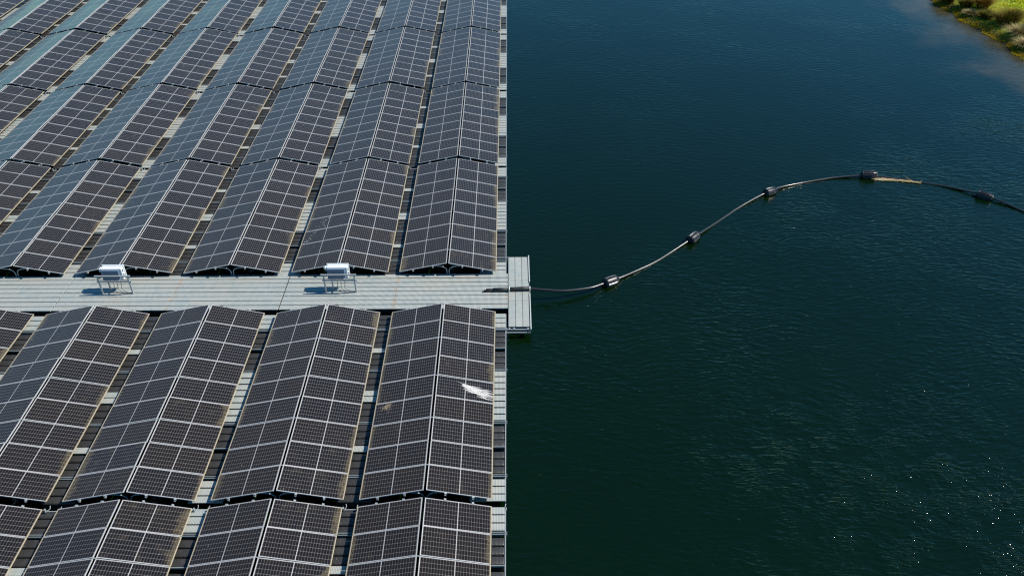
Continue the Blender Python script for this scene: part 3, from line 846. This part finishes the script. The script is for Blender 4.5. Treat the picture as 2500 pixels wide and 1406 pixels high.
m_lawn = mat_blades('lush_grass', (0.26, 0.34, 0.001), (0.66, 0.68, 0.004), (0.48, 0.52, 0.003))
rs = random.Random(5)
b = bmesh.new(); tl = b.verts.layers.float.new('tint')
for i in range(26000):
    y = rs.uniform(27.5, 46); d = rs.uniform(1.5, 9.5); x = shore_x(y) + d
    cl = 0.5 + 0.5 * math.sin(x * 3.1 + 2 * math.sin(y * 1.7)) * math.sin(y * 2.9 + x)
    if rs.random() > 0.35 + 0.65 * cl: continue
    blade(b, tl, Vector((x, y, hgt(x, y) - .02)), rs.uniform(0, 6.28), rs.uniform(.2, .9), rs.uniform(.10, .24) * (.6 + .6 * cl), rs.uniform(.012, .03), min(1, max(0, cl + rs.gauss(0, .2))), 2)
tag(link('grass', finish(b, 'grass', m_lawn)), 'bright green grass on top of the bank', 'grass', kind='stuff')
m_weed = mat_blades('shore_weed', (0.20, 0.17, 0.006), (0.44, 0.35, 0.01), (0.34, 0.22, 0.01))
b = bmesh.new(); tl = b.verts.layers.float.new('tint')
for i in range(9000):
    y = rs.uniform(26.5, 45); d = -0.05 + abs(rs.gauss(0, .5)) + 0.14 * math.sin(y * 1.9) + 0.09 * math.sin(y * 4.7 + 1); x = shore_x(y) + d
    blade(b, tl, Vector((x, y, max(0, hgt(x, y)) - .01)), rs.uniform(0, 6.28), rs.uniform(.5, 1.2), rs.uniform(.05, .14), rs.uniform(.012, .028), rs.random(), 2)
tag(link('shore_weed', finish(b, 'shore_weed', m_weed)), 'yellow-green weed fringing the water along the bank', 'weed', kind='stuff')

m_t = {
    'dark': mat_blades('tussock_dark', (0.035, 0.042, 0.008), (0.14, 0.11, 0.025), (0.08, 0.075, 0.012)),
    'rust': mat_blades('tussock_rust', (0.13, 0.075, 0.015), (0.42, 0.22, 0.05), (0.24, 0.16, 0.04)),
    'dry': mat_blades('tussock_dry', (0.20, 0.16, 0.07), (0.48, 0.38, 0.20), (0.30, 0.26, 0.11)),
    'green': mat_blades('tussock_green', (0.06, 0.075, 0.008), (0.24, 0.21, 0.03), (0.18, 0.12, 0.03)),
}
TUS = [((34.85, 39.3), .75, .8, 'dark', 'dark green tussock on the bank at the top edge, leftmost of the bank plants'),
       ((35.6, 37.9), .7, .9, 'green', 'green-brown tussock, second along the bank from the top edge'),
       ((35.35, 36.3), .55, .5, 'dry', 'small bleached tussock close to the water above the large dark tussock'),
       ((36.55, 37.2), .75, 1.2, 'rust', 'rust-brown upright tussock before the bright grass'),
       ((36.1, 35.4), .8, .7, 'dark', 'low dark tussock between the rusty one and the large dark one'),
       ((36.75, 33.9), 1.15, 1.35, 'green', 'large round tussock with deep shade beneath, middle of the bank'),
       ((37.6, 34.4), .8, .9, 'rust', 'orange-brown tussock behind the large round one'),
       ((36.75, 31.6), 1.05, .9, 'dry', 'straw-coloured drooping tussock at the right edge of the photo'),
       ((38.0, 32.3), .9, 1.0, 'green', 'green tussock at the right edge behind the straw-coloured one'),
       ((36.4, 29.6), 1.0, .8, 'dry', 'lowest straw-coloured tussock hanging over the water at the right edge'),
       ((35.3, 41.2), .8, .9, 'green', 'tussock at the very top edge above the dark green one')]
for (xy, rad, hh, kind, lab) in TUS:
    b = bmesh.new(); tl = b.verts.layers.float.new('tint'); x, y = xy; z = max(0.02, hgt(x, y))
    for i in range(1500):
        a = rs.uniform(0, 6.28); rr = rad * 0.45 * math.sqrt(rs.random()); a2 = a + rs.gauss(0, .5)
        ln = hh * rs.uniform(.65, 1.15); lean = rs.uniform(.1, .35) + rr / rad * rs.uniform(.8, 1.9) * (1.4 if kind == 'dry' else 1)
        blade(b, tl, Vector((rr * math.cos(a), rr * math.sin(a), -.05)), a2, lean, ln, rs.uniform(.008, .018), rs.random(), 4)
    o = link('tussock', finish(b, 'tussock', m_t[kind]), loc=(x, y, z)); tag(o, lab, 'tussock', 'tussocks along the bank')
